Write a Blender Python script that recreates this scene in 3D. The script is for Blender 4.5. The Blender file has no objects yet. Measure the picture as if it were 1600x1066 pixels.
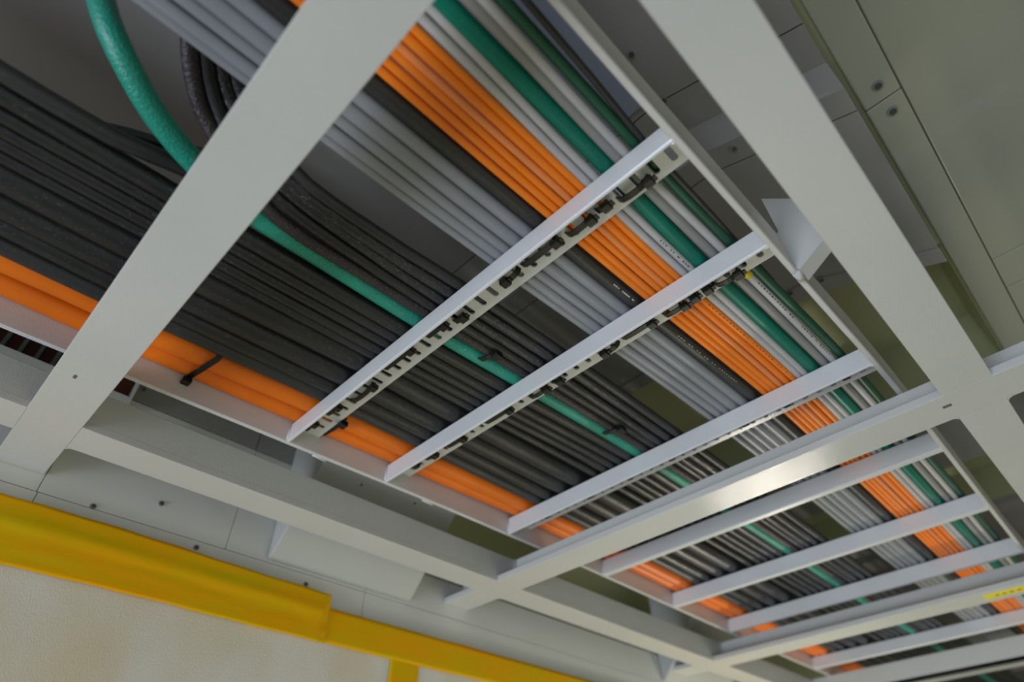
import bpy, bmesh, math, random
from mathutils import Vector, Matrix, noise

random.seed(7)
S = 0.55                      # metres per layout unit (camera to frame underside = 1 unit)
CAMH = 1.60                   # camera height above the floor in metres
COL = bpy.context.scene.collection
PI = math.pi


def W(x, y, z):
    return Vector((x * S, y * S, z * S + CAMH))


# ----------------------------------------------------------------- materials
def mat(name, col, rough=0.5, metal=0.0, spec=0.5, bump=0.0, bscale=60.0, var=0.0, vscale=8.0,
        col2=None, stretch=None, specks=0.0, sscale=220.0, speck_col=(0.4, 0.4, 0.38), coat=0.0):
    m = bpy.data.materials.new(name)
    m.use_nodes = True
    nt = m.node_tree
    N, L = nt.nodes, nt.links
    b = N['Principled BSDF']
    b.inputs['Base Color'].default_value = (*col, 1)
    b.inputs['Roughness'].default_value = rough
    b.inputs['Metallic'].default_value = metal
    b.inputs['Specular IOR Level'].default_value = spec
    b.inputs['Coat Weight'].default_value = coat
    b.inputs['Coat Roughness'].default_value = 0.15
    tc = N.new('ShaderNodeTexCoord')
    vec = tc.outputs['Object']
    if stretch:
        mp = N.new('ShaderNodeMapping')
        mp.inputs['Scale'].default_value = stretch
        L.new(vec, mp.inputs['Vector'])
        vec = mp.outputs['Vector']
    cur = None
    if var > 0 or col2:
        n = N.new('ShaderNodeTexNoise')
        n.inputs['Scale'].default_value = vscale
        n.inputs['Detail'].default_value = 5
        L.new(vec, n.inputs['Vector'])
        r = N.new('ShaderNodeValToRGB')
        r.color_ramp.elements[0].position = 0.35
        r.color_ramp.elements[1].position = 0.68
        c2 = col2 or tuple(max(0, c * (1 - var)) for c in col)
        r.color_ramp.elements[0].color = (*col, 1)
        r.color_ramp.elements[1].color = (*c2, 1)
        L.new(n.outputs['Fac'], r.inputs['Fac'])
        cur = r.outputs['Color']
    if specks > 0:
        n = N.new('ShaderNodeTexNoise')
        n.inputs['Scale'].default_value = sscale
        n.inputs['Detail'].default_value = 3
        L.new(tc.outputs['Object'], n.inputs['Vector'])
        r = N.new('ShaderNodeValToRGB')
        r.color_ramp.elements[0].position = 0.60
        r.color_ramp.elements[1].position = 0.74
        r.color_ramp.elements[0].color = (0, 0, 0, 1)
        r.color_ramp.elements[1].color = (specks, specks, specks, 1)
        L.new(n.outputs['Fac'], r.inputs['Fac'])
        mx = N.new('ShaderNodeMix')
        mx.data_type = 'RGBA'
        mx.inputs['A'].default_value = (*col, 1)
        mx.inputs['B'].default_value = (*speck_col, 1)
        if cur:
            L.new(cur, mx.inputs['A'])
        L.new(r.outputs['Color'], mx.inputs['Factor'])
        cur = mx.outputs['Result']
    if cur:
        L.new(cur, b.inputs['Base Color'])
    if bump > 0:
        n = N.new('ShaderNodeTexNoise')
        n.inputs['Scale'].default_value = bscale
        n.inputs['Detail'].default_value = 3
        L.new(vec, n.inputs['Vector'])
        bp = N.new('ShaderNodeBump')
        bp.inputs['Strength'].default_value = bump
        bp.inputs['Distance'].default_value = 0.002
        L.new(n.outputs['Fac'], bp.inputs['Height'])
        L.new(bp.outputs['Normal'], b.inputs['Normal'])
    return m


M = {}
M['frame'] = mat('frame_paint', (0.53, 0.535, 0.485), rough=0.17, bump=0.20, bscale=620, var=0.05, vscale=5)
M['rung'] = mat('ladder_paint', (0.60, 0.61, 0.58), rough=0.28, bump=0.16, bscale=300, var=0.06, vscale=9)
M['rail'] = mat('rail_paint', (0.58, 0.57, 0.53), rough=0.30, bump=0.12, bscale=420, var=0.08, vscale=7)
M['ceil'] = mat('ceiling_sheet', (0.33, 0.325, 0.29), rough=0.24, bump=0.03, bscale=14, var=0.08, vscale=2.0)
M['olive'] = mat('olive_primer', (0.46, 0.48, 0.26), rough=0.35, bump=0.05, bscale=12, var=0.1, vscale=2.5)
M['wall'] = mat('wall_sheet', (0.70, 0.71, 0.65), rough=0.33, bump=0.03, bscale=25, var=0.06, vscale=3)
M['box'] = mat('cover_paint', (0.45, 0.46, 0.41), rough=0.4, bump=0.03, bscale=25, var=0.06, vscale=3)
M['strip'] = mat('blue_grey_tint', (0.33, 0.37, 0.47), rough=0.3, var=0.12, vscale=2)
M['duct'] = mat('duct_sheet', (0.35, 0.36, 0.27), rough=0.14, bump=0.12, bscale=3, var=0.1, vscale=1.6)
M['screw'] = mat('dark_screw', (0.05, 0.05, 0.045), rough=0.4)
M['screw_head'] = mat('painted_screw', (0.20, 0.20, 0.18), rough=0.4)
M['tape'] = mat('yellow_tape', (0.84, 0.38, 0.0), rough=0.5, spec=0.12, col2=(0.66, 0.45, 0.0), vscale=3.5, stretch=(1.2, 1, 7), bump=0.25, bscale=10)
M['foam'] = mat('foam_sheet', (0.72, 0.71, 0.62), rough=0.8, col2=(0.68, 0.60, 0.42), vscale=4.0, stretch=(1.6, 1, 0.8), bump=0.3, bscale=330)
M['rust'] = mat('rust_panel', (0.10, 0.022, 0.006), rough=0.7, var=0.4, vscale=20)
M['bar'] = mat('bar_paint', (0.10, 0.13, 0.11), rough=0.5)
M['tie'] = mat('black_nylon', (0.008, 0.008, 0.006), rough=0.35, spec=0.35)
M['black'] = mat('black_sheath', (0.016, 0.016, 0.0145), rough=0.37, spec=0.5, bump=0.3, bscale=240, stretch=(0.35, 1, 1),
                 specks=0.22, sscale=190, speck_col=(0.16, 0.16, 0.14), var=0.35, vscale=30)
M['black_old'] = mat('black_sheath_scuffed', (0.020, 0.020, 0.019), rough=0.34, spec=0.55, bump=0.9, bscale=190, stretch=(0.3, 1, 1),
                     specks=0.45, sscale=260, speck_col=(0.22, 0.22, 0.20), var=0.35, vscale=25)
M['brown_old'] = mat('dark_brown_sheath', (0.027, 0.021, 0.019), rough=0.48, bump=0.9, bscale=240, specks=0.5, sscale=260,
                     speck_col=(0.15, 0.10, 0.09), var=0.3, vscale=30)
M['black_fine'] = mat('black_smooth_sheath', (0.022, 0.022, 0.020), rough=0.42, specks=0.12, sscale=200, speck_col=(0.2, 0.2, 0.17), bump=0.1, bscale=150)
M['orange'] = mat('orange_sheath', (0.88, 0.215, 0.004), rough=0.42, spec=0.35, col2=(0.78, 0.20, 0.014), vscale=14, stretch=(0.3, 1, 1), bump=0.12, bscale=60)
M['orange_fat'] = mat('orange_thick_sheath', (0.76, 0.165, 0.004), rough=0.40, spec=0.3, col2=(0.70, 0.145, 0.004), vscale=12, stretch=(0.25, 1, 1), bump=0.2, bscale=60)
M['orange_pale'] = mat('orange_dusty_sheath', (0.74, 0.25, 0.07), rough=0.5, col2=(0.80, 0.23, 0.03), vscale=9, stretch=(0.25, 1, 1), bump=0.12, bscale=60)
M['grey'] = mat('grey_sheath', (0.25, 0.262, 0.268), rough=0.36, spec=0.5, var=0.1, vscale=14, stretch=(0.3, 1, 1), bump=0.08, bscale=60)
M['white'] = mat('pale_grey_sheath', (0.46, 0.455, 0.44), rough=0.45, var=0.12, vscale=18, stretch=(0.3, 1, 1), bump=0.15, bscale=60)
M['midgrey'] = mat('mid_grey_sheath', (0.25, 0.25, 0.235), rough=0.5, var=0.12, vscale=14, stretch=(0.3, 1, 1), bump=0.1, bscale=60)
M['green'] = mat('green_sheath', (0.0, 0.165, 0.105), rough=0.36, spec=0.3, var=0.25, vscale=12, stretch=(0.3, 1, 1), bump=0.1, bscale=80,
                 specks=0.10, sscale=260, speck_col=(0.25, 0.45, 0.35))
M['green_dark'] = mat('dark_green_sheath', (0.003, 0.075, 0.033), rough=0.45, var=0.2, vscale=14, stretch=(0.3, 1, 1))
M['teal'] = mat('teal_braid_sheath', (0.006, 0.27, 0.175), rough=0.30, var=0.25, vscale=16, bump=0.8, bscale=300,
                specks=0.5, sscale=300, speck_col=(0.12, 0.42, 0.30))
M['yellow'] = mat('yellow_marker', (0.70, 0.58, 0.0), rough=0.45)
M['print_black'] = mat('print_black', (0.02, 0.02, 0.02), rough=0.7)
M['print_white'] = mat('print_white', (0.55, 0.56, 0.45), rough=0.6)
M['dirt'] = mat('dirt_mark', (0.10, 0.09, 0.06), rough=0.8)


# -------------------------------------------------------------- mesh helpers
class MB:
    """collects shapes in layout units and links them as one mesh object"""

    def __init__(self):
        self.v, self.f, self.s = [], [], []

    def add(self, verts, faces, smooth=False):
        o = len(self.v)
        self.v += [tuple(p) for p in verts]
        self.f += [tuple(i + o for i in fc) for fc in faces]
        self.s += [smooth] * len(faces)
        return self

    def box(self, x0, x1, y0, y1, z0, z1):
        v = [(x0, y0, z0), (x1, y0, z0), (x1, y1, z0), (x0, y1, z0), (x0, y0, z1), (x1, y0, z1), (x1, y1, z1), (x0, y1, z1)]
        return self.add(v, [(3, 2, 1, 0), (4, 5, 6, 7), (0, 1, 5, 4), (1, 2, 6, 5), (2, 3, 7, 6), (3, 0, 4, 7)])

    def prism(self, poly, axis, a0, a1):
        """poly in the plane across the axis: axis x -> (y,z); y -> (x,z); z -> (x,y)"""
        def P(p, a):
            return {'x': (a, p[0], p[1]), 'y': (p[0], a, p[1]), 'z': (p[0], p[1], a)}[axis]
        n = len(poly)
        v = [P(p, a0) for p in poly] + [P(p, a1) for p in poly]
        f = [tuple(range(n - 1, -1, -1)), tuple(range(n, 2 * n))]
        f += [(i, (i + 1) % n, n + (i + 1) % n, n + i) for i in range(n)]
        return self.add(v, f)

    def sweep(self, sections, smooth=False, cap=True, closed=True):
        n = len(sections[0])
        v = [p for s in sections for p in s]
        f = []
        for k in range(len(sections) - 1):
            for i in range(n if closed else n - 1):
                j = (i + 1) % n
                f.append((k * n + i, k * n + j, (k + 1) * n + j, (k + 1) * n + i))
        self.add(v, f, smooth)
        if cap and closed:
            o = len(self.v) - len(v)
            self.f.append(tuple(o + i for i in range(n - 1, -1, -1)))
            self.f.append(tuple(o + (len(sections) - 1) * n + i for i in range(n)))
            self.s += [False, False]
        return self

    def tube(self, pts, rad, n=14, smooth=True):
        secs = []
        P = [Vector(p) for p in pts]
        for i, p in enumerate(P):
            t = (P[min(i + 1, len(P) - 1)] - P[max(i - 1, 0)]).normalized()
            side = t.cross(Vector((0, 0, 1)))
            if side.length < 1e-4:
                side = Vector((0, 1, 0))
            side.normalize()
            up = side.cross(t)
            r = rad[i] if isinstance(rad, (list, tuple)) else rad
            secs.append([p + r * (math.cos(2 * PI * k / n) * side + math.sin(2 * PI * k / n) * up) for k in range(n)])
        return self.sweep(secs, smooth)

    def cyl(self, c, r, h, axis='z', n=14, smooth=True):
        a, b = Vector(c), Vector(c)
        d = {'x': Vector((h, 0, 0)), 'y': Vector((0, h, 0)), 'z': Vector((0, 0, h))}[axis]
        b = a + d
        u = {'x': Vector((0, 1, 0)), 'y': Vector((1, 0, 0)), 'z': Vector((1, 0, 0))}[axis]
        w = d.normalized().cross(u)
        secs = [[q + r * (math.cos(2 * PI * k / n) * u + math.sin(2 * PI * k / n) * w) for k in range(n)] for q in (a, b)]
        return self.sweep(secs, smooth)

    def build(self, name, material, parent=None, bevel=0.0):
        me = bpy.data.meshes.new(name)
        org = Vector((0, 0, 0))
        vs = [W(*p) for p in self.v]
        if parent is None:
            lo = Vector((min(p.x for p in vs), min(p.y for p in vs), min(p.z for p in vs)))
            hi = Vector((max(p.x for p in vs), max(p.y for p in vs), max(p.z for p in vs)))
            org = (lo + hi) / 2
        else:
            org = parent.matrix_world.translation.copy()
            q = parent
            org = Vector((0, 0, 0))
            while q is not None:
                org += q.location
                q = q.parent
        me.from_pydata([p - org for p in vs], [], self.f)
        me.update()
        bm = bmesh.new()
        bm.from_mesh(me)
        bmesh.ops.recalc_face_normals(bm, faces=bm.faces)
        bm.to_mesh(me)
        bm.free()
        for p, s in zip(me.polygons, self.s):
            p.use_smooth = s
        me.materials.append(material)
        o = bpy.data.objects.new(name, me)
        COL.objects.link(o)
        if parent is None:
            o.location = org
        else:
            o.parent = parent
        if bevel > 0:
            md = o.modifiers.new('bevel', 'BEVEL')
            md.width = bevel * S
            md.segments = 2
            md.limit_method = 'ANGLE'
            md.angle_limit = math.radians(40)
        return o


def tag(o, label, cat, group=None, kind=None):
    o['label'] = label
    o['category'] = cat
    if group:
        o['group'] = group
    if kind:
        o['kind'] = kind
    return o


def struct(o):
    o['kind'] = 'structure'
    return o


def thing(name, at, label, cat, group=None):
    o = bpy.data.objects.new(name, None)
    o.empty_display_size = 0.05
    COL.objects.link(o)
    o.location = W(*at)
    return tag(o, label, cat, group)


def lerp(tab, x):
    if x <= tab[0][0]:
        return tab[0][1]
    for (a, u), (b, v) in zip(tab, tab[1:]):
        if x <= b:
            return u + (v - u) * (x - a) / (b - a)
    return tab[-1][1]


def spline(pts, step=0.06):
    """Catmull-Rom through the points"""
    P = [Vector(p) for p in pts]
    P = [2 * P[0] - P[1]] + P + [2 * P[-1] - P[-2]]
    out = []
    for i in range(1, len(P) - 2):
        p0, p1, p2, p3 = P[i - 1], P[i], P[i + 1], P[i + 2]
        n = max(1, int((p2 - p1).length / step))
        for k in range(n):
            t = k / n
            # monotone-ish: centripetal weights keep long spans calm
            d0 = max((p1 - p0).length, 1e-6)
            d1 = max((p2 - p1).length, 1e-6)
            d2 = max((p3 - p2).length, 1e-6)
            m1 = (p2 - p0) / (d0 + d1) * d1
            m2 = (p3 - p1) / (d1 + d2) * d1
            h = (2 * t ** 3 - 3 * t ** 2 + 1, t ** 3 - 2 * t ** 2 + t, -2 * t ** 3 + 3 * t ** 2, t ** 3 - t ** 2)
            out.append(p1 * h[0] + m1 * h[1] + p2 * h[2] + m2 * h[3])
    out.append(P[-2])
    return out


# ================================================================ the setting
ZC, ZC2 = 1.75, 1.684


def ceilings():
    # first bay, two sheets with an open joint
    m = MB()
    m.box(-3.0, 0.913, 0.25, 2.25, ZC, ZC + 0.03)
    m.box(0.918, 1.05, 0.25, 2.25, ZC, ZC + 0.03)
    m.prism([(1.05, ZC), (1.112, ZC2 - 0.001), (1.112, ZC + 0.03), (1.05, ZC + 0.03)], 'y', 0.25, 2.25)
    lo, hi = [(1.05, 0.25, ZC), (1.112, 0.25, ZC2 - 0.001)], [(1.05, -0.15, 1.58), (1.112, -0.15, 1.524)]
    q = lo + hi
    q = q + [(x, y, z + 0.02) for x, y, z in q]
    m.add(q, [(0, 1, 3, 2), (4, 6, 7, 5), (0, 4, 5, 1), (2, 3, 7, 6), (1, 5, 7, 3), (0, 2, 6, 4)])
    for a, b in ((-3.0, 0.913), (0.918, 1.05)):
        m.prism([(0.25, ZC), (-0.15, 1.58), (-0.15, 1.61), (0.25, ZC + 0.03)], 'x', a, b)
    c = struct(m.build('ceiling', M['ceil']))
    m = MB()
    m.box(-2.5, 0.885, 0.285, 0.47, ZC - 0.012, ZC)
    struct(m.build('trim_5', M['strip'], bevel=0.003))  # bluish tone of the ceiling by the rail, put in as a tinted strip
    # dropped second bay
    m = MB()
    m.box(1.11, 1.194, 0.25, 2.25, ZC2, ZC2 + 0.10)
    m.box(1.199, 1.85, 0.25, 2.25, ZC2, ZC2 + 0.03)
    m.box(1.853, 1.925, 0.25, 2.25, ZC2 - 0.008, ZC2 + 0.03)
    for a, b, dz, up in ((1.11, 1.194, 0, .10), (1.199, 1.85, 0, .03), (1.853, 1.925, -.008, .03)):
        m.prism([(0.25, ZC2 + dz), (-0.15, 1.525 + dz), (-0.15, 1.525 + up), (0.25, ZC2 + up)], 'x', a, b)
    struct(m.build('ceiling', M['ceil']))
    # high pocket painted olive
    m = MB()
    m.box(1.925, 2.95, -0.2, 2.7, 1.98, 2.02)
    m.box(1.925, 1.945, -0.2, 2.25, ZC2 + 0.031, 1.98)
    m.box(2.93, 2.95, -0.2, 2.7, 1.70, 1.98)
    struct(m.build('ceiling', M['olive']))
    # far bays
    m = MB()
    m.box(2.95, 3.75, -0.2, 2.25, 1.70, 1.73)
    m.box(4.55, 9.0, -0.2, 2.7, 1.74, 1.78)
    struct(m.build('ceiling', M['ceil']))
    m = MB()
    m.box(3.75, 4.55, -0.2, 2.7, 2.0, 2.04)
    m.box(3.73, 3.75, -0.2, 2.25, 1.73, 2.04)
    m.box(4.55, 4.57, -0.2, 2.7, 1.78, 2.04)
    struct(m.build('ceiling', M['olive']))
    # strip of sheet beyond the right runner, then the smooth trunking beside it
    m = MB()
    m.box(-3.0, 1.248, -0.262, -0.168, 1.565, 1.62)
    m.box(1.252, 9.0, -0.262, -0.168, 1.565, 1.62)
    t = struct(m.build('trim_1', M['duct'], bevel=0.004))
    m = MB()
    m.box(-3.0, 2.10, -0.56, -0.266, 1.572, 1.62)
    m.box(2.104, 2.28, -0.56, -0.266, 1.572, 1.62)
    m.box(2.284, 9.0, -0.56, -0.266, 1.572, 1.62)
    struct(m.build('trim_2', M['duct'], bevel=0.004))
    m = MB()
    prof = [(-0.562, 1.60), (-0.575, 1.53), (-0.62, 1.485), (-0.70, 1.46), (-3.2, 1.46), (-3.2, 1.60)]
    m.prism(prof, 'x', -3.0, 9.0)
    struct(m.build('trim_3', M['duct'], bevel=0.01))
    # floor of the slot between the trims and the sloped sheets
    m = MB()
    m.box(-3.0, 1.925, -0.168, -0.15, 1.60, 1.72)
    m.box(1.95, 2.925, -0.200, -0.165, 1.63, 1.98)
    m.box(2.955, 9.0, -0.200, -0.165, 1.63, 1.98)
    struct(m.build('trim_4', M['olive']))
    return t


trim1 = ceilings()


def screw(x, y, z, parent, axis='z', r=0.012):
    m = MB()
    if axis == 'z':
        m.cyl((x, y, z - 0.004), r, 0.005)
    else:
        m.cyl((x, y - 0.004, z), r, 0.005, 'y')
    o = m.build('screw', M['screw_head'], parent)
    m = MB()
    if axis == 'z':
        m.cyl((x, y, z - 0.0065), r * 0.62, 0.004)
    else:
        m.cyl((x, y - 0.0065, z), r * 0.55, 0.004, 'y')
    m.build('screw_recess', M['screw'], o)


def sloped(x, y):
    if x < 1.11:
        return ZC if y > 0.25 else ZC - (0.25 - y) / 0.4 * 0.17
    return ZC2 if y > 0.25 else ZC2 - (0.25 - y) / 0.4 * 0.159


ceil_objs = [o for o in COL.objects if o.name.startswith('ceiling')]
for rx, ry in ((0.433, 0.127), (0.539, 0.135)):
    k = 1.70
    screw(rx * k, ry * k, sloped(rx * k, ry * k) , ceil_objs[0])
for rx, ry, k in ((0.682, 0.14, 1.66), (0.70, 0.093, 1.63)):
    screw(rx * k, ry * k, sloped(rx * k, ry * k), ceil_objs[1])
for rx, ry in ((1.119, 0.187), (1.145, 0.121)):
    k = 1.66 if ry > .15 else 1.62
    screw(rx * k, ry * k, sloped(rx * k, ry * k) - 0.008, ceil_objs[1])
for rx, ry in ((0.764, -0.14), (0.829, -0.141)):
    screw(rx * 1.565, ry * 1.565, 1.565, trim1, r=0.014)

# ---- left wall
m = MB()
m.box(-3.0, 1.70, 2.20, 2.26, -2.9, 1.79)
m.box(1.70, 9.0, 2.20, 2.26, -2.9, 1.12)
wall = struct(m.build('wall_left', M['wall']))
m = MB()
m.box(1.70, 9.0, 2.60, 2.64, 1.0, 2.16)
m.box(1.70, 9.0, 2.26, 2.60, 1.06, 1.10)
m.box(1.66, 1.70, 2.26, 2.64, 1.06, 2.16)
struct(m.build('wall_back', M['olive']))
# sheet panels on the wall with thin joints
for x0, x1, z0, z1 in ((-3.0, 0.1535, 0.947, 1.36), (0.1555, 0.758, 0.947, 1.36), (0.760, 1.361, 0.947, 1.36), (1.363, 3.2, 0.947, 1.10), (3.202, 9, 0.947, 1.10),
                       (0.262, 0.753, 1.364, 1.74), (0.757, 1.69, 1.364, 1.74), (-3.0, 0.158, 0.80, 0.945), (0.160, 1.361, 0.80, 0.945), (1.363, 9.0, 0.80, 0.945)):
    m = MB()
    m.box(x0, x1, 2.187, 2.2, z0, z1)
    m.build('wall_panel', M['wall'] if z0 < 1.3 else M['ceil'], wall, bevel=0.0015)  # upper panels take the darker sheet colour in place of the ladder's shade
for x, z in ((0.289, 1.416), (0.313, 1.007 - 0.055), (0.661, 0.921), (1.095, 0.907), (0.50, 1.03), (1.30, 0.98)):
    screw(x, 2.187, z, wall, 'y', r=0.009)

# wall vent with upright bars, left end of the wall
vent = thing('wall_vent', (-0.2, 2.19, 1.37), 'rust brown vent opening with upright dark green bars, high on the left wall', 'vent')
m = MB()
m.box(-1.2, 0.255, 2.1755, 2.186, 1.328, 1.60)
m.build('backing', M['rust'], vent)
m = MB()
m.box(-1.2, 0.262, 2.130, 2.175, 1.290, 1.331)
m.box(-1.2, 0.262, 2.130, 2.175, 1.60, 1.62)
m.box(0.252, 0.262, 2.130, 2.175, 1.331, 1.60)
m.build('frame', M['wall'], vent)
for k in range(9):
    x = 0.003 - 0.0485 * k
    m = MB()
    m.box(x - 0.006, x + 0.006, 2.150, 2.175, 1.331, 1.60)
    m.build('bar', M['bar'], vent)

# ---- cover boxes standing off the wall behind the runner
def cover_box(x0, x1, label):
    b = thing('cover_box', (x0, 2.15, 1.0), label, 'box', 'cover boxes on the left wall')
    m = MB()
    m.prism([(2.186, 0.955), (2.16, 0.955), (2.145, 0.970), (1.79, 1.352), (1.785, 1.37), (1.785, 1.60), (2.186, 1.60)], 'x', x0, x1)
    m.build('shell', M['box'], b, bevel=0.008)
    return b


bx = cover_box(0.915, 1.577, 'pale cover box on the left wall behind the runner, between the first two cross beams')
for x, z in ((1.10, 1.225), (1.36, 1.235)):
    screw(x, 2.145 - (z - 0.97) * 0.911, z, bx, 'y', r=0.006)
cover_box(3.50, 4.20, 'far blurred cover box on the left wall behind the third cross beam')

# ---- foam sheets and yellow tape on the wall
def cloth(x0, x1, ztop, zbot, y, th, nx, nz, seed, amp, edge=0.004, crease=None):
    """thin sheet with a little waviness; ztop / zbot may be functions of x"""
    m = MB()
    fr, bk = [], []
    for j in range(nz + 1):
        for i in range(nx + 1):
            x = x0 + (x1 - x0) * i / nx
            zt = ztop(x) if callable(ztop) else ztop
            zb = zbot(x) if callable(zbot) else zbot
            t = j / nz
            z = zb + (zt - zb) * t
            q = Vector((x * 3 + seed, z * 9, seed * 2.3))
            xx = x
            if i in (0, nx):
                xx += edge * noise.noise(Vector((z * 30, seed, 0)))
            d = amp * noise.noise(q) + amp * 0.5 * noise.noise(q * 3.1)
            if crease:
                d += crease * math.exp(-((t - 0.62) / 0.13) ** 2)
            if j in (0, nz):
                z += edge * 0.5 * noise.noise(Vector((x * 6, seed, 1)))
            fr.append((xx, y - abs(d), z))
            bk.append((xx, y + th, z))
    n = nx + 1
    F = []
    for j in range(nz):
        for i in range(nx):
            a = j * n + i
            F.append((a, a + 1, a + n + 1, a + n))
    m.add(fr, F, True)
    m.add(bk, [tuple(reversed(f)) for f in F], True)
    o = len(fr)
    E = []
    for i in range(nx):
        E.append((i, i + 1, o + i + 1, o + i))
        a = nz * n + i
        E.append((a + 1, a, o + a, o + a + 1))
    for j in range(nz):
        a = j * n
        E.append((a + n, a, o + a, o + a + n))
        a = j * n + nx
        E.append((a, a + n, o + a + n, o + a))
    m.v, m.f, m.s = fr + bk, m.f, m.s
    m.add([], [])
    for f in E:
        m.f.append(f)
        m.s.append(False)
    return m


tag(cloth(-2.5, 1.572, 0.775, -0.4, 2.172, 0.0145, 60, 24, 3, 0.0035).build('foam_sheet', M['foam']),
    'white fleecy foam sheet taped on the wall at the lower left', 'foam sheet', 'foam sheets taped to the wall')
tag(cloth(1.582, 4.5, 0.775, -0.4, 2.172, 0.0145, 40, 24, 5, 0.0035).build('foam_sheet', M['foam']),
    'white foam sheet showing as a sliver right of the upright tape strip', 'foam sheet', 'foam sheets taped to the wall')
tag(cloth(0.9, 7.0, lambda x: 0.838, lambda x: 0.7145, 2.1620, 0.0028, 90, 8, 11, 0.0012).build('tape_strip', M['tape']),
    'long thin yellow tape strip running right along the foam edge', 'tape', 'yellow tape on the wall')
tag(cloth(-2.4, 1.197, lambda x: 0.900 - 0.02 * max(0, x - 0.4), lambda x: 0.712 + 0.004 * math.sin(3 * x), 2.1575, 0.0028, 110, 18, 17, 0.003, 0.012, 0.006)
    .build('tape_strip', M['tape']),
    'broad yellow tape strip with a torn right end at the lower left', 'tape', 'yellow tape on the wall')
m = cloth(1.511, 1.654, 0.75, 0.1, 2.1664, 0.0016, 8, 24, 23, 0.001)
tag(m.build('tape_strip', M['tape']), 'short upright yellow tape strip over the foam joint', 'tape', 'yellow tape on the wall')

# ============================================================ the steel frame
frame = thing('steel_frame', (0.9, 0.9, 1.0), 'pale grey welded steel grid of beams hung beneath the cables', 'frame')
FT, FH = 0.024, 0.124          # flange thickness, section height
BX = [(0.010, 0.148), (1.782, 1.925), (3.525, 3.690)]     # the three cross beams seen with flange towards the camera
RY = [(1.836, 1.972), (-0.057, 0.068)]


def chamf(x0, x1, z0, z1, c=0.0015):
    return [(x0 + c, z0), (x1 - c, z0), (x1, z0 + c), (x1, z1 - c), (x1 - c, z1), (x0 + c, z1), (x0, z1 - c), (x0, z0 + c)]


def fillet(m, cx, cy, sx, sy, r):
    """concave corner plate between two flanges"""
    poly = [(cx, cy)]
    for k in range(7):
        a = PI / 2 * k / 6
        poly.append((cx + sx * r * (1 - math.sin(a)), cy + sy * r * (1 - math.cos(a))))
    if sx * sy < 0:
        poly.reverse()
    m.prism(poly, 'z', 1.0, 1.0 + FT)


for i, (x0, x1) in enumerate(BX):
    m = MB()
    m.prism(chamf(x0, x1, 1.0, 1.0 + FT), 'y', -1.6, 2.186)
    wx = x1 - 0.032
    m.prism(chamf(wx, x1, 1.0 + FT * 0.5, 1.0 + FH), 'y', -1.6, 2.186)
    for (sy, cy) in ((1, RY[0][1]), (-1, RY[0][0]), (1, RY[1][1]), (-1, RY[1][0])):
        if (sy == -1 and cy == RY[0][0]):
            continue
        fillet(m, x1 - 0.002, cy, 1, sy, 0.022)
    # weld beads
    m.tube([(wx - 0.002, RY[0][0] - 0.001, 1.0 + FT), (wx - 0.002, RY[0][0] - 0.001, 1.0 + FH)], 0.007, 8)
    m.build('cross_beam', M['frame'], frame)
m = MB()
m.box(4.935, 4.965, -1.6, 2.186, 1.0, 1.13)
m.prism(chamf(4.935, 5.07, 1.0, 1.0 + FT), 'y', -1.6, 2.186)
m.build('cross_beam', M['frame'], frame)
gaps = [(-1.2, BX[0][0]), (BX[0][1], BX[1][0]), (BX[1][1], BX[2][0]), (BX[2][1], 4.935)]
webs = [(-1.2, BX[0][1] - 0.032), (BX[0][1], BX[1][1] - 0.032), (BX[1][1], BX[2][1] - 0.032), (BX[2][1], 4.935)]
for (ya, yb), wside in ((RY[0], 'near'), (RY[1], 'mid')):
    m = MB()
    for (a, b) in gaps:
        m.prism(chamf(ya, yb, 1.0, 1.0 + FT, 0.0015), 'x', a, b)
    wy = ya if wside == 'near' else yb - 0.03
    for (a, b) in webs:
        m.prism(chamf(wy + 0.0005, wy + 0.03, 1.0 + FT * 0.4, 1.0 + FH, 0.002), 'x', a, b)
    m.build('runner', M['frame'], frame)
# little hanging slot and a chip in the paint, as seen on the flanges
m = MB()
m.box(1.835, 1.848, 0.062, 0.085, 0.9994, 1.001)
m.build('paint_chip', M['dirt'], frame)

# ============================================================ the cable ladder
Z0, Z1, ZP = 1.130, 1.194, 1.200
LR = [(-1.6, 1.74), (-0.14, 1.722), (0.24, 1.710), (0.61, 1.700), (1.24, 1.684), (1.90, 1.679), (2.22, 1.678), (3.3, 1.697), (4.0, 1.705), (9, 1.72)]
RR = [(-1.6, 0.20), (0.3, 0.188), (0.6, 0.186), (0.95, 0.181), (1.43, 0.176), (1.62, 0.173), (1.89, 0.173), (2.2, 0.177), (2.8, 0.190), (3.5, 0.205), (9, 0.22)]
RX = [0.675, 1.066, 1.695, 2.332, 2.945, 3.540, 4.680]
ladder = thing('cable_ladder', (1.5, 0.95, 1.13), 'white painted cable ladder with slotted rungs carrying all the cables', 'cable ladder')


def rail(tab, sgn, ztop):
    m = MB()
    secs = []
    x = -1.6
    while x < 7.0:
        y = lerp(tab, x)
        w = 0.004 * noise.noise(Vector((x * 3.0, tab[0][1], 0)))
        a, b = (y, y + 0.016) if sgn > 0 else (y - 0.016, y)
        z0 = Z0 + w * 0.3
        secs.append([(x, a + .003, z0), (x, b - .003, z0), (x, b, z0 + .003), (x, b, ztop), (x, a, ztop), (x, a, z0 + .003)])
        x += 0.05
    m.sweep(secs)
    return m


rl = rail(LR, 1, 1.27).build('side_rail', M['rail'], ladder)
rr = rail(RR, -1, 1.27).build('side_rail', M['rail'], ladder)

SLOT0, SPITCH = 0.214, 0.0473


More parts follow.
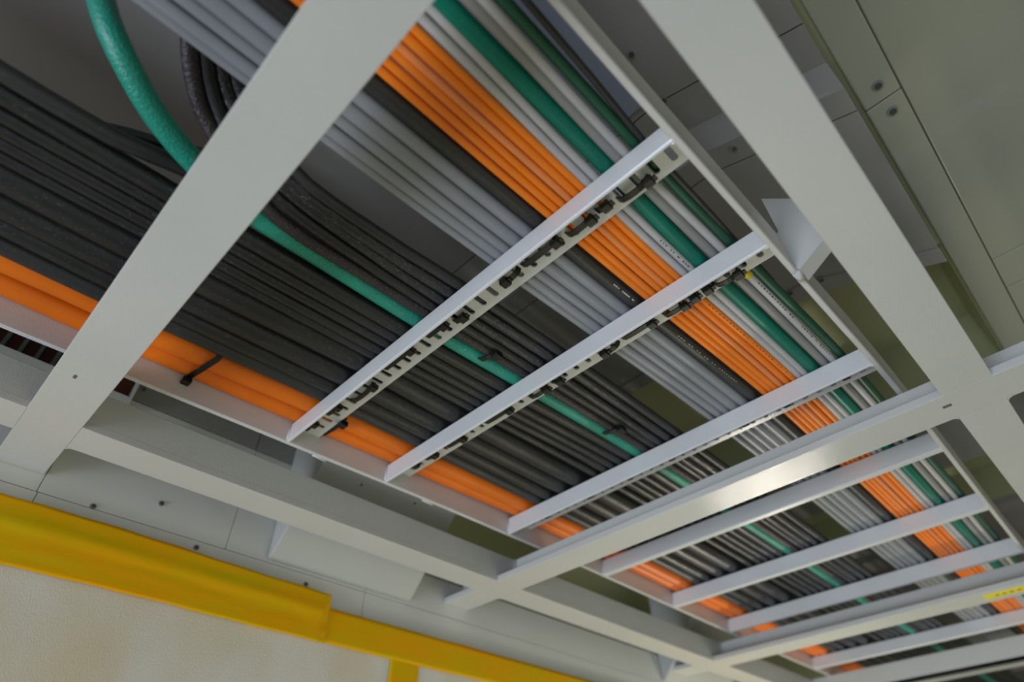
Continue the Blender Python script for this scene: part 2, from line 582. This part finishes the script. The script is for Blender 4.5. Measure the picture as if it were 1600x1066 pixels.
def rung(x0, slots=True, width=0.105, lip=False):
    yl, yr = lerp(LR, x0) + 0.004, lerp(RR, x0) - 0.004
    m = MB()
    t = 0.010
    m.prism([(x0, Z0 + .003), (x0 + .003, Z0), (x0 + t - .002, Z0), (x0 + t, Z0 + .002), (x0 + t, Z1), (x0 + t, ZP), (x0 + .003, ZP), (x0, ZP - .003)], 'y', yr, yl)
    xe, sa, sb = x0 + width, x0 + 0.030, x0 + width - 0.018
    if lip:
        m.box(x0 + t - .002, x0 + 0.030, yr, yl, Z0 + .0005, Z0 + 0.007)
    if not slots:
        m.box(x0 + t - .001, xe, yr, yl, Z1, ZP)
    else:
        m.box(x0 + t - .001, sa, yr, yl, Z1, ZP)
        m.box(sb, xe, yr, yl, Z1, ZP)
        ys = []
        y = SLOT0
        while y < yl - 0.05:
            ys.append(y)
            y += SPITCH
        hw = 0.0085
        prev = yr
        c = 0.005
        for y in ys:
            m.box(sa, sb, prev, y - hw, Z1, ZP)
            prev = y + hw
            for (cx, sx) in ((sa, 1), (sb, -1)):
                for sy in (-1, 1):
                    poly = [(cx, y + sy * hw), (cx + sx * c, y + sy * hw), (cx, y + sy * (hw - c))]
                    m.prism(poly, 'z', Z1, ZP)
        m.box(sa, sb, prev, yl, Z1, ZP)
    # fillet welds at both ends
    m.tube([(x0, yl - 0.004, Z0 + 0.006), (x0, yl - 0.004, Z1)], 0.005, 6)
    m.tube([(x0 + 0.006, yr + 0.005, Z0 + 0.002), (x0 + 0.06, yr + 0.005, Z1 - 0.002)], 0.006, 6)
    m.build('rung', M['rung'], ladder)


for i, x in enumerate(RX):
    rung(x, i < 4, 0.136 if i == 2 else 0.105, i > 2)

# hanger bracket welded under the right rail
def hanger(x, label=None):
    m = MB()
    m.prism([(0.172, 1.128), (0.085, 1.180), (-0.03, 1.250), (-0.03, 1.36), (0.06, 1.335), (0.158, 1.44), (0.158, 1.29), (0.172, 1.27)], 'x', x, x + 0.012)
    m.prism([(0.158, 1.128), (0.085, 1.172), (-0.03, 1.242), (-0.03, 1.250), (0.085, 1.180), (0.158, 1.136)], 'x', x - 0.0, x + 0.05)
    m.build('hanger_bracket', M['frame'], ladder)
    m = MB()
    m.tube([(x + 0.004, 0.168, 1.126), (x + 0.03, 0.166, 1.127)], 0.010, 8)
    m.build('weld_bead', M['frame'], ladder)


hanger(1.195)
# weld lumps along the left rail
for x in (0.80, 1.27):
    m = MB()
    m.tube([(x - .02, lerp(LR, x) + 0.017, 1.131), (x + .03, lerp(LR, x) + 0.017, 1.131)], [0.004, 0.007], 8)
    m.build('weld_bead', M['frame'], ladder)

# =================================================================== cables
XS = [-0.27, 0.010, 0.179, 0.679, 1.078, 1.715]
L0 = [1.712, 1.645, 1.555, 1.501, 1.439, 1.354, 1.264, 1.231, 1.193, 1.16, 1.119, 1.046, 1.01, 0.966, 0.931, 0.914, 0.885, 0.862, 0.735, 0.716, 0.682, 0.655, 0.614, 0.578, 0.532, 0.508, 0.485, 0.467, 0.448, 0.422, 0.4, 0.375, 0.36, 0.317, 0.294, 0.271, 0.252]
L1 = [1.696, 1.619, 1.536, 1.485, 1.422, 1.332, 1.25, 1.22, 1.18, 1.144, 1.108, 1.049, 1.002, 0.968, 0.932, 0.897, 0.855, 0.826, 0.73, 0.707, 0.68, 0.651, 0.61, 0.572, 0.528, 0.507, 0.486, 0.463, 0.445, 0.424, 0.405, 0.384, 0.36, 0.32, 0.299, 0.275, 0.261]
L2 = [1.681, 1.622, 1.533, 1.475, 1.418, 1.335, 1.238, 1.203, 1.166, 1.13, 1.091, 1.037, 0.993, 0.958, 0.922, 0.882, 0.844, 0.812, 0.718, 0.7, 0.667, 0.638, 0.603, 0.566, 0.521, 0.501, 0.48, 0.46, 0.441, 0.421, 0.4, 0.38, 0.359, 0.315, 0.288, 0.266, 0.254]
L3 = [1.66, 1.616, 1.531, 1.476, 1.405, 1.327, 1.221, 1.173, 1.136, 1.099, 1.061, 1.021, 0.982, 0.945, 0.919, 0.884, 0.843, 0.802, 0.701, 0.678, 0.647, 0.622, 0.587, 0.55, 0.501, 0.481, 0.463, 0.445, 0.424, 0.401, 0.382, 0.362, 0.342, 0.3, 0.272, 0.252, 0.236]
Lm = [1.722, 1.625, 1.564, 1.502, 1.442, 1.362, 1.267, 1.234, 1.194, 1.16, 1.123, 1.067]
Lx = [1.722, 1.632, 1.568, 1.497, 1.449, 1.361, 1.275, 1.241, 1.205, 1.169, 1.127, 1.082]


def bound(i):
    t = []
    if i < 12:
        t += [(-0.27, Lx[i]), (0.01, Lm[i])]
    t += [(0.179, L0[i]), (0.679, L1[i]), (1.078, L2[i]), (1.715, L3[i])]
    return t


ZB = 1.21


def solve(i, open_side=False, fixed=None):
    """radius and (x, y) stations of the cable lying between outlines i and i+1"""
    a, b = bound(i), bound(i + 1)
    n = min(len(a), len(b))
    a, b = a[-n:], b[-n:]
    widths = []
    for (x, ya), (_, yb) in zip(a, b):
        if open_side:
            fa, fb = math.atan2(ya, ZB), math.atan2(yb, ZB)
            widths.append(math.hypot(ya, ZB) * math.sin((fa - fb) / 2))
        else:
            widths.append((ya - yb) / 2)
    r = fixed or sorted(widths)[len(widths) // 2]
    st = []
    for (x, ya), (_, yb) in zip(a, b):
        zc = ZP + r
        ph = math.atan2(ya, ZB)
        yc = ya
        for _ in range(4):
            d = math.hypot(yc, zc)
            yc = zc * math.tan(ph - math.asin(min(.5, r / d)))
        st.append((x, yc))
    return r, st


def path_of(r, st, wob=0.004, seed=0.0, start=-1.5, zoff=0.0):
    """ladder-long path: extended left beyond the picture and right to the far end"""
    x0, y0 = st[0]
    slope = (st[1][1] - st[0][1]) / (st[1][0] - st[0][0]) if len(st) > 1 else 0
    slope = max(-0.05, min(0.05, slope))
    tab = [(start, y0 + slope * (start - x0) * 0.5)] + [p for p in st]
    yl = st[-1][1]
    for x, d in ((2.35, 0.006), (2.97, 0.016), (3.60, 0.028), (4.60, 0.030), (7.0, 0.03)):
        tab.append((x, yl + d))
    pts = []
    for p in spline([(x, y, 0) for x, y in tab], 0.06):
        w = wob * noise.noise(Vector((p.x * 1.6, seed * 7.7, 0)))
        zz = abs(0.5 * wob * noise.noise(Vector((p.x * 2.1, seed * 3.1, 5))))
        pts.append((p.x, p.y + w, ZP + r + 0.0006 + zz + zoff))
    return pts


ORD = ['first', 'second', 'third', 'fourth', 'fifth', 'sixth', 'seventh', 'eighth', 'ninth', 'tenth', 'eleventh', 'twelfth']
cable_count = 0
CAB = {}


def cable(key, pts, r, material, label, group, n=14):
    o = tag(MB().tube(pts, r, n).build('cable', material), label, 'cable', group)
    CAB[key] = (o, pts, r)
    return o


straight = [
    (0, 'orange_fat', 'thick orange cable lying against the left side rail', 'thick orange cables by the left rail'),
    (1, 'orange_fat', 'thick orange cable of the pair by the left rail, next to the black cables', 'thick orange cables by the left rail'),
    (2, 'black_fine', 'black cable touching the thick orange pair', 'black cables left of the teal cable'),
    (3, 'black', 'black cable second from the thick orange pair', 'black cables left of the teal cable'),
    (4, 'black', 'thicker black cable third from the thick orange pair', 'black cables left of the teal cable'),
    (5, 'black', 'thickest dusty black cable, fourth from the thick orange pair', 'black cables left of the teal cable'),
    (6, 'black', 'thin black cable fifth from the thick orange pair, beside the thickest black one', 'black cables left of the teal cable'),
    (7, 'black', 'thin black cable fourth from the straight part of the teal cable', 'black cables left of the teal cable'),
    (8, 'black', 'thin black cable third from the straight part of the teal cable', 'black cables left of the teal cable'),
    (9, 'black', 'thin black cable second from the straight part of the teal cable', 'black cables left of the teal cable'),
    (10, 'black', 'thick black cable lying along the left side of the teal cable', 'black cables left of the teal cable'),
    (18, 'grey', 'thin grey cable at the open gap edge of the grey bundle', 'grey cables in the middle bundle'),
    (19, 'grey', 'grey cable second from the open gap in the grey bundle', 'grey cables in the middle bundle'),
    (20, 'grey', 'grey cable in the middle of the five in the grey bundle', 'grey cables in the middle bundle'),
    (21, 'grey', 'thicker grey cable fourth from the open gap in the grey bundle', 'grey cables in the middle bundle'),
    (22, 'grey', 'thicker grey cable touching the lone black cable', 'grey cables in the middle bundle'),
    (23, 'black_fine', 'lone black cable with white print between the grey bundle and the orange bundle', None),
    (24, 'orange', 'thin orange cable of the bundle of six, touching the lone black cable', 'orange cables in the bundle of six'),
    (25, 'orange', 'thin orange cable second from the lone black cable', 'orange cables in the bundle of six'),
    (26, 'orange', 'thin orange cable third from the lone black cable', 'orange cables in the bundle of six'),
    (27, 'orange_pale', 'paler dusty thin orange cable, third from the white pair', 'orange cables in the bundle of six'),
    (28, 'orange', 'thin orange cable second from the white pair', 'orange cables in the bundle of six'),
    (29, 'orange', 'thin orange cable with black print, touching the white pair', 'orange cables in the bundle of six'),
    (30, 'white', 'pale grey thin cable touching the orange bundle of six', 'pale grey pair beside the orange bundle'),
    (31, 'white', 'pale grey thin cable touching the thick green cable', 'pale grey pair beside the orange bundle'),
    (32, 'green', 'thick smooth green cable on the right side of the ladder, beside the pale grey pair', None),
    (33, 'midgrey', 'darker grey cable between the thick green cable and the outer white cable', None),
    (34, 'white', 'outer white cable with a yellow marker, near the right rail', None),
]
OPEN = {10: False, 22: False}
for i, mt, label, group in straight:
    r, st = solve(i, False, 0.026 if i == 10 else None)
    r *= 0.985
    start = -1.5 if i < 11 else -0.9
    pts = path_of(r, st, 0.003, i, start)
    cable(i, pts, r, M[mt], label, group)
# outermost green cable and the thin dark one beyond it
st = [(x, y * 1.0) for x, y in ((0.179, 0.262), (0.679, 0.262), (1.078, 0.2555), (1.715, 0.238))]
cable('g2', path_of(0.013, [(x, y - 0.002) for x, y in st], 0.002, 40, -0.9, 0.004), 0.013, M['green_dark'],
      'thin dark green cable, outermost cable before the right rail', None)
p = [(-0.9, 0.215, 1.214), (0.18, 0.228, 1.214), (0.5, 0.235, 1.214), (0.68, 0.242, 1.210), (0.95, 0.240, 1.213), (1.05, 0.242, 1.222), (1.3, 0.245, 1.245)]
cable('thin', spline(p), 0.0075, M['black_fine'], 'thin dark cable beside the outermost green cable near the top of the picture', None, 10)

# teal cable: drops in from the upper left, bends onto the ladder and runs on straight
r_t, st = solve(11, False, 0.027)
tail = [q for q in path_of(r_t, st, 0.002, 50, -0.2) if q[0] > 0.30]
zt = ZP + r_t + 0.0015
head = [(-0.40, 0.845, 1.60), (-0.365, 0.855, 1.52), (-0.328, 0.864, 1.44), (-0.282, 0.870, 1.36), (-0.233, 0.880, 1.30), (-0.169, 0.911, 1.265), (-0.097, 0.952, 1.246), (-0.010, 0.988, 1.236), (0.085, 1.013, 1.231), (0.179, st[0][1], zt)]
cable('teal', spline(head + [tail[0]], 0.03) + tail[1:], r_t, M['teal'], 'teal cable bending in from the upper left onto the ladder', None, 18)

# the scuffed blacks right of the teal cable loop in from above
loops = [
    (12, 'brown_old', 'brownish black scuffed cable lying along the right side of the teal cable'),
    (13, 'black', 'black cable second to the right of the teal cable'),
    (14, 'black_old', 'glossy scuffed black cable third to the right of the teal cable'),
    (15, 'black_old', 'glossy scuffed black cable fourth to the right of the teal cable'),
    (16, 'black_fine', 'black cable along the open gap beside the grey bundle'),
]
for k, (i, mt, label) in enumerate(loops):
    r, st = solve(i, False)
    r *= 0.97
    tail = [q for q in path_of(r, st, 0.002, 60 + k, -0.2) if q[0] > 0.45]
    y1 = st[0][1]
    dx, dz = 0.030 * k, 0.012 * k
    head = [(-0.215 + dx, 0.52, 1.44 + dz), (-0.165 + dx, 0.70, 1.36 + dz), (-0.105 + dx, 0.815, 1.31 + dz), (-0.03 + dx, 0.895 - 0.012 * k, 1.275 + dz),
            (0.07 + dx * .5, 0.94 - 0.022 * k, 1.245 + dz * .6), (0.22, y1 - 0.004, 1.222 + dz * .3)]
    cable(('loop', k), spline(head + [tail[0]], 0.03) + tail[1:], r, M[mt], label, 'black cables right of the teal cable')
# one more black, climbing over the teal cable
pts = [(-1.5, 1.065, 1.2225), (-0.5, 1.058, 1.2225), (-0.25, 1.055, 1.2235), (-0.14, 1.054, 1.230), (0.0, 1.052, 1.268), (0.15, 1.045, 1.284), (0.5, 1.035, 1.284), (1.5, 1.01, 1.284),
       (3.0, 0.99, 1.284), (6.0, 0.99, 1.284)]
cable('high', spline(pts, 0.06), 0.021, M['black_fine'], 'dark black cable beside the straight ones, climbing over the teal bend', 'black cables right of the teal cable')
pts = [(-0.34, 1.150, 1.275), (-0.24, 1.135, 1.295), (-0.13, 1.105, 1.33), (-0.04, 1.075, 1.345), (0.06, 1.03, 1.365), (0.2, 0.95, 1.42)]
cable('twig', spline(pts, 0.03), 0.013, M['black_fine'], 'short black cable crossing behind the teal bend', None, 10)

# prints and markers on the cables
def under_marks(key, x0, x1, n, material, name, length=0.008, w=0.004, phi=0.0, seed=1):
    o, pts, r = CAB[key]
    rnd = random.Random(seed)
    m = MB()
    for k in range(n):
        x = x0 + (x1 - x0) * k / max(1, n - 1)
        if rnd.random() < 0.2:
            continue
        c = None
        for a, b in zip(pts, pts[1:]):
            if a[0] <= x <= b[0]:
                t = (x - a[0]) / (b[0] - a[0])
                c = Vector(a).lerp(Vector(b), t)
                break
        if c is None:
            continue
        l = length * (0.5 + rnd.random())
        h = w / 2
        q = []
        for dx in (-l / 2, l / 2):
            for dp in (-h / r, h / r):
                for rr in (r * 0.97, r * 1.02):
                    q.append((c.x + dx, c.y + rr * math.sin(phi + dp), c.z - rr * math.cos(phi + dp)))
        m.add(q, [(0, 1, 3, 2), (4, 6, 7, 5), (0, 4, 5, 1), (2, 3, 7, 6), (1, 5, 7, 3), (0, 2, 6, 4)])
    m.build(name, material, o)


under_marks(23, 0.965, 1.045, 10, M['print_white'], 'printed_text', 0.006, 0.0035, -0.4, 3)
under_marks(23, 1.26, 1.60, 26, M['print_white'], 'printed_text', 0.005, 0.0018, -0.4, 5)
under_marks(29, 1.16, 1.68, 30, M['print_black'], 'printed_text', 0.006, 0.0022, -0.35, 6)
under_marks(31, 0.93, 1.05, 12, M['print_black'], 'printed_text', 0.006, 0.003, -0.2, 7)
under_marks(34, 1.24, 1.66, 30, M['print_black'], 'printed_text', 0.006, 0.003, -0.55, 10)


def sleeve(key, x0, x1, material, name):
    o, pts, r = CAB[key]
    seg = [p for p in pts if x0 - 0.08 < p[0] < x1 + 0.08]
    m = MB()
    a = Vector(seg[0]).lerp(Vector(seg[-1]), (x0 - seg[0][0]) / (seg[-1][0] - seg[0][0]))
    b = Vector(seg[0]).lerp(Vector(seg[-1]), (x1 - seg[0][0]) / (seg[-1][0] - seg[0][0]))
    m.tube([a, b], r * 1.10, 14)
    m.build(name, material, o)


sleeve(34, 1.172, 1.203, M['yellow'], 'marker_sleeve')
sleeve(21, 4.38, 4.44, M['yellow'], 'marker_sleeve')

# ================================================================ cable ties
def ribbon(m, pts, w, t):
    """strap: pts in (y, z) at constant x, width along x"""
    x, pl = pts
    secs = []
    for i, (y, z) in enumerate(pl):
        a = Vector(pl[max(i - 1, 0)])
        b = Vector(pl[min(i + 1, len(pl) - 1)])
        d = (b - a).normalized()
        nrm = Vector((-d.y, d.x)) * t / 2
        secs.append([(x - w / 2, y + nrm.x, z + nrm.y), (x + w / 2, y + nrm.x, z + nrm.y), (x + w / 2, y - nrm.x, z - nrm.y), (x - w / 2, y - nrm.x, z - nrm.y)])
    m.sweep(secs)


def rung_tie(xc, ya, yb, label, group, sag=0.010, skew=0.0, head_at='b'):
    """strap pulled tight under a slotted rung from slot to slot, with its square head"""
    o = thing('cable_tie', (xc, (ya + yb) / 2, Z1), label, 'cable tie', group)
    zt = ZP - 0.0015
    n = 8
    pl = [(ya, zt)]
    for k in range(1, n):
        t = k / n
        pl.append((ya + (yb - ya) * t, Z1 - 0.0045 - sag * math.sin(PI * t) ** 0.7))
    pl.append((yb, zt))
    m = MB()
    ribbon(m, (xc, pl), 0.0165, 0.0035)
    m.build('strap', M['tie'], o)
    hy = yb + (0.006 if yb < ya else -0.006)
    hz = Z1 - 0.0135 - sag * 0.4
    m = MB()
    m.prism(chamf(xc - 0.013 + skew, xc + 0.013 + skew, hz - 0.009, hz + 0.009, 0.003), 'y', hy - 0.011, hy + 0.013)
    m.build('head', M['tie'], o, bevel=0.002)
    m = MB()
    m.box(xc - 0.007 + skew, xc + 0.007 + skew, hy - 0.020, hy - 0.010, hz - 0.004, hz + 0.001)
    m.build('tail', M['tie'], o)
    return o


T1 = [(0.718, 1.690, 1.612, .004), (0.722, 1.562, 1.478, .006), (0.742, 1.441, 1.312, .012), (0.722, 1.246, 1.102, .004), (0.724, 1.044, 0.955, .004), (0.742, 0.938, 0.892, .004),
      (0.732, 0.672, 0.728, .014), (0.734, 0.668, 0.541, .004), (0.742, 0.521, 0.437, .010), (0.738, 0.425, 0.388, .006), (0.752, 0.371, 0.279, .014)]
T2 = [(1.124, 1.626, 1.582, .004), (1.132, 1.551, 1.484, .004), (1.136, 1.436, 1.335, .005), (1.136, 1.239, 1.107, .004), (1.140, 1.030, 0.945, .012), (1.142, 0.924, 0.890, .004),
      (1.138, 0.662, 0.722, .014), (1.138, 0.655, 0.541, .004), (1.146, 0.513, 0.437, .008), (1.140, 0.425, 0.402, .006), (1.140, 0.385, 0.362, .004), (1.146, 0.352, 0.276, .014)]
for T, wh in ((T1, 'nearest slotted rung'), (T2, 'second slotted rung')):
    for k, (x, ya, yb, sg) in enumerate(T):
        pos = ORD[k] + ' from the left rail' if k < len(T) - 1 else 'last before the right rail'
        rung_tie(x, ya, yb, 'black cable tie under the %s, %s' % (wh, pos), 'cable ties under the slotted rungs', sg)
T3 = [(1.62, 1.52), (1.40, 1.29), (1.20, 1.09), (0.99, 0.90), (0.67, 0.60), (0.55, 0.45), (0.37, 0.255)]
for k, (ya, yb) in enumerate(T3):
    rung_tie(1.765, ya, yb, 'black cable tie under the third slotted rung, %s' % (ORD[k] + ' from the left rail' if k < len(T3) - 1 else 'last before the right rail'),
             'cable ties under the slotted rungs', .004)


def cable_loop_tie(x, y0, y1, zlow, ztop, label, skew=0.02, head=(0, 0)):
    """tie wrapped round lying cables: belly underneath, both ends rising between them"""
    o = thing('cable_tie', (x, (y0 + y1) / 2, zlow), label, 'cable tie', 'cable ties round loose cables')
    m = MB()
    pl = [(y0, ztop), (y0 - 0.002, zlow + 0.012), (y0 - 0.01, zlow + 0.001), ((y0 + y1) / 2, zlow - 0.0015), (y1 + 0.008, zlow + 0.001), (y1 + 0.002, zlow + 0.012), (y1, ztop)]
    secs = []
    for i, (y, z) in enumerate(pl):
        a = Vector(pl[max(i - 1, 0)])
        b = Vector(pl[min(i + 1, len(pl) - 1)])
        d = (b - a).normalized()
        n = Vector((-d.y, d.x)) * 0.002
        xx = x + skew * (y - (y0 + y1) / 2) / (y1 - y0)
        w = 0.009
        secs.append([(xx - w, y + n.x, z + n.y), (xx + w, y + n.x, z + n.y), (xx + w, y - n.x, z - n.y), (xx - w, y - n.x, z - n.y)])
    m.sweep(secs)
    m.build('strap', M['tie'], o)
    hx = x + skew * (head[0] - (y0 + y1) / 2) / (y1 - y0)
    m = MB()
    m.prism(chamf(hx - 0.014, hx + 0.014, head[1] - 0.010, head[1] + 0.010, 0.003), 'y', head[0] - 0.013, head[0] + 0.013)
    m.build('head', M['tie'], o, bevel=0.002)


cable_loop_tie(0.918, 1.022, 0.955, 1.2000, 1.215, 'black cable tie round the teal cable between the first two slotted rungs', 0.02, (0.957, 1.192))
cable_loop_tie(1.500, 1.010, 0.930, 1.2000, 1.215, 'black cable tie round the teal cable just before the third slotted rung', 0.02, (0.935, 1.192))
cable_loop_tie(0.330, 1.715, 1.545, 1.1995, 1.215, 'black cable tie strapping the thick orange pair near the nearest cross beam', 0.03, (1.700, 1.186))
cable_loop_tie(0.788, 1.690, 1.560, 1.1995, 1.215, 'black cable tie strapping the thick orange pair just past the nearest slotted rung', 0.01, (1.566, 1.188))

# yellow sticker on the far cross beam
st = thing('sticker', (3.62, 0.35, 1.0), 'yellow sticker with dark print under the third cross beam, right edge', 'sticker')
m = MB()
m.box(3.57, 3.63, 0.10, 0.44, 0.9978, 1.0)
m.build('label_sheet', M['yellow'], st)
m = MB()
for k in range(9):
    m.box(3.59, 3.61, 0.14 + 0.03 * k, 0.155 + 0.03 * k, 0.9972, 0.9979)
m.build('printed_text', mat('print_olive', (0.25, 0.19, 0.0), rough=0.6), st)
# little dark bits on the runner and rail
m = MB()
m.box(0.055, 0.062, 1.60, 1.616, 0.9992, 1.001)
m.build('paint_chip', M['dirt'], frame)

# ==================================================================== light
w = bpy.data.worlds.new('World')
bpy.context.scene.world = w
w.use_nodes = True
nt = w.node_tree
N, L = nt.nodes, nt.links
bg = N['Background']
tc = N.new('ShaderNodeTexCoord')
sp = N.new('ShaderNodeSeparateXYZ')
L.new(tc.outputs['Generated'], sp.inputs['Vector'])
mr = N.new('ShaderNodeMapRange')
mr.inputs['From Min'].default_value = -0.7
mr.inputs['From Max'].default_value = 0.5
L.new(sp.outputs['X'], mr.inputs['Value'])
mx = N.new('ShaderNodeMix')
mx.data_type = 'RGBA'
mx.inputs['A'].default_value = (0.90, 0.95, 1.14, 1)
mx.inputs['B'].default_value = (1.0, 0.99, 0.72, 1)
L.new(mr.outputs['Result'], mx.inputs['Factor'])
L.new(mx.outputs['Result'], bg.inputs['Color'])


def mad(sock, k, add):
    n = N.new('ShaderNodeMath')
    n.operation = 'MULTIPLY_ADD'
    L.new(sock, n.inputs[0])
    n.inputs[1].default_value = k
    if isinstance(add, float):
        n.inputs[2].default_value = add
    else:
        L.new(add, n.inputs[2])
    return n.outputs[0]


# background is brightest opposite the left wall, set so to lift that wall
k = mad(sp.outputs['Z'], 0.03, mad(sp.outputs['Y'], -0.44, mad(sp.outputs['X'], -0.07, 0.122)))
mxm = N.new('ShaderNodeMath')
mxm.operation = 'MAXIMUM'
L.new(k, mxm.inputs[0])
mxm.inputs[1].default_value = 0.03
L.new(mxm.outputs[0], bg.inputs['Strength'])


def area(name, loc, aim, size, power, col):
    ld = bpy.data.lights.new(name, 'AREA')
    ld.shape = 'DISK'
    ld.size = size * S
    ld.energy = power
    ld.color = col
    o = bpy.data.objects.new(name, ld)
    COL.objects.link(o)
    o.location = W(*loc)
    d = W(*aim) - W(*loc)
    o.rotation_euler = d.to_track_quat('-Z', 'Y').to_euler()
    return o


area('work_lamp', (4.65, 1.60, -0.52), (1.847, 0.635, 1.0), 0.17, 6.0, (1.0, 0.93, 0.80))
area('cool_side_light', (-6.8, 1.0, -3.0), (1.2, 0.8, 1.1), 4.0, 160.0, (0.78, 0.86, 1.06))  # unseen soft cool source on the near side, lighting the beam webs

area('floor_fill', (3.7, 1.5, -2.2), (2.6, 0.5, 1.0), 3.6, 11.5, (1.0, 0.99, 0.74))  # added warm fill, standing in for light bounced off the floor

# ==================================================================== camera
cd = bpy.data.cameras.new('Camera')
cam = bpy.data.objects.new('Camera', cd)
COL.objects.link(cam)
R = [(0.705407, -0.708572, -0.018073), (0.475951, 0.492411, -0.728699), (0.525235, 0.505427, 0.684596)]
right, up, back = Vector(R[0]), -Vector(R[1]), -Vector(R[2])
mw = Matrix((right, up, back)).transposed().to_4x4()
mw.translation = W(0, 0, 0)
cam.matrix_world = mw
cd.sensor_width = 36.0
cd.lens = 934.625 * 36.0 / 1600.0
cd.clip_start = 0.01
cd.dof.use_dof = True
cd.dof.focus_distance = 1.66 * S
cd.dof.aperture_fstop = 2.0
sc = bpy.context.scene
sc.camera = cam
sc.view_settings.view_transform = 'Standard'
sc.view_settings.look = 'None'
sc.view_settings.exposure = 0.0
sc.view_settings.gamma = 1.0
sc.view_settings.use_curve_mapping = False
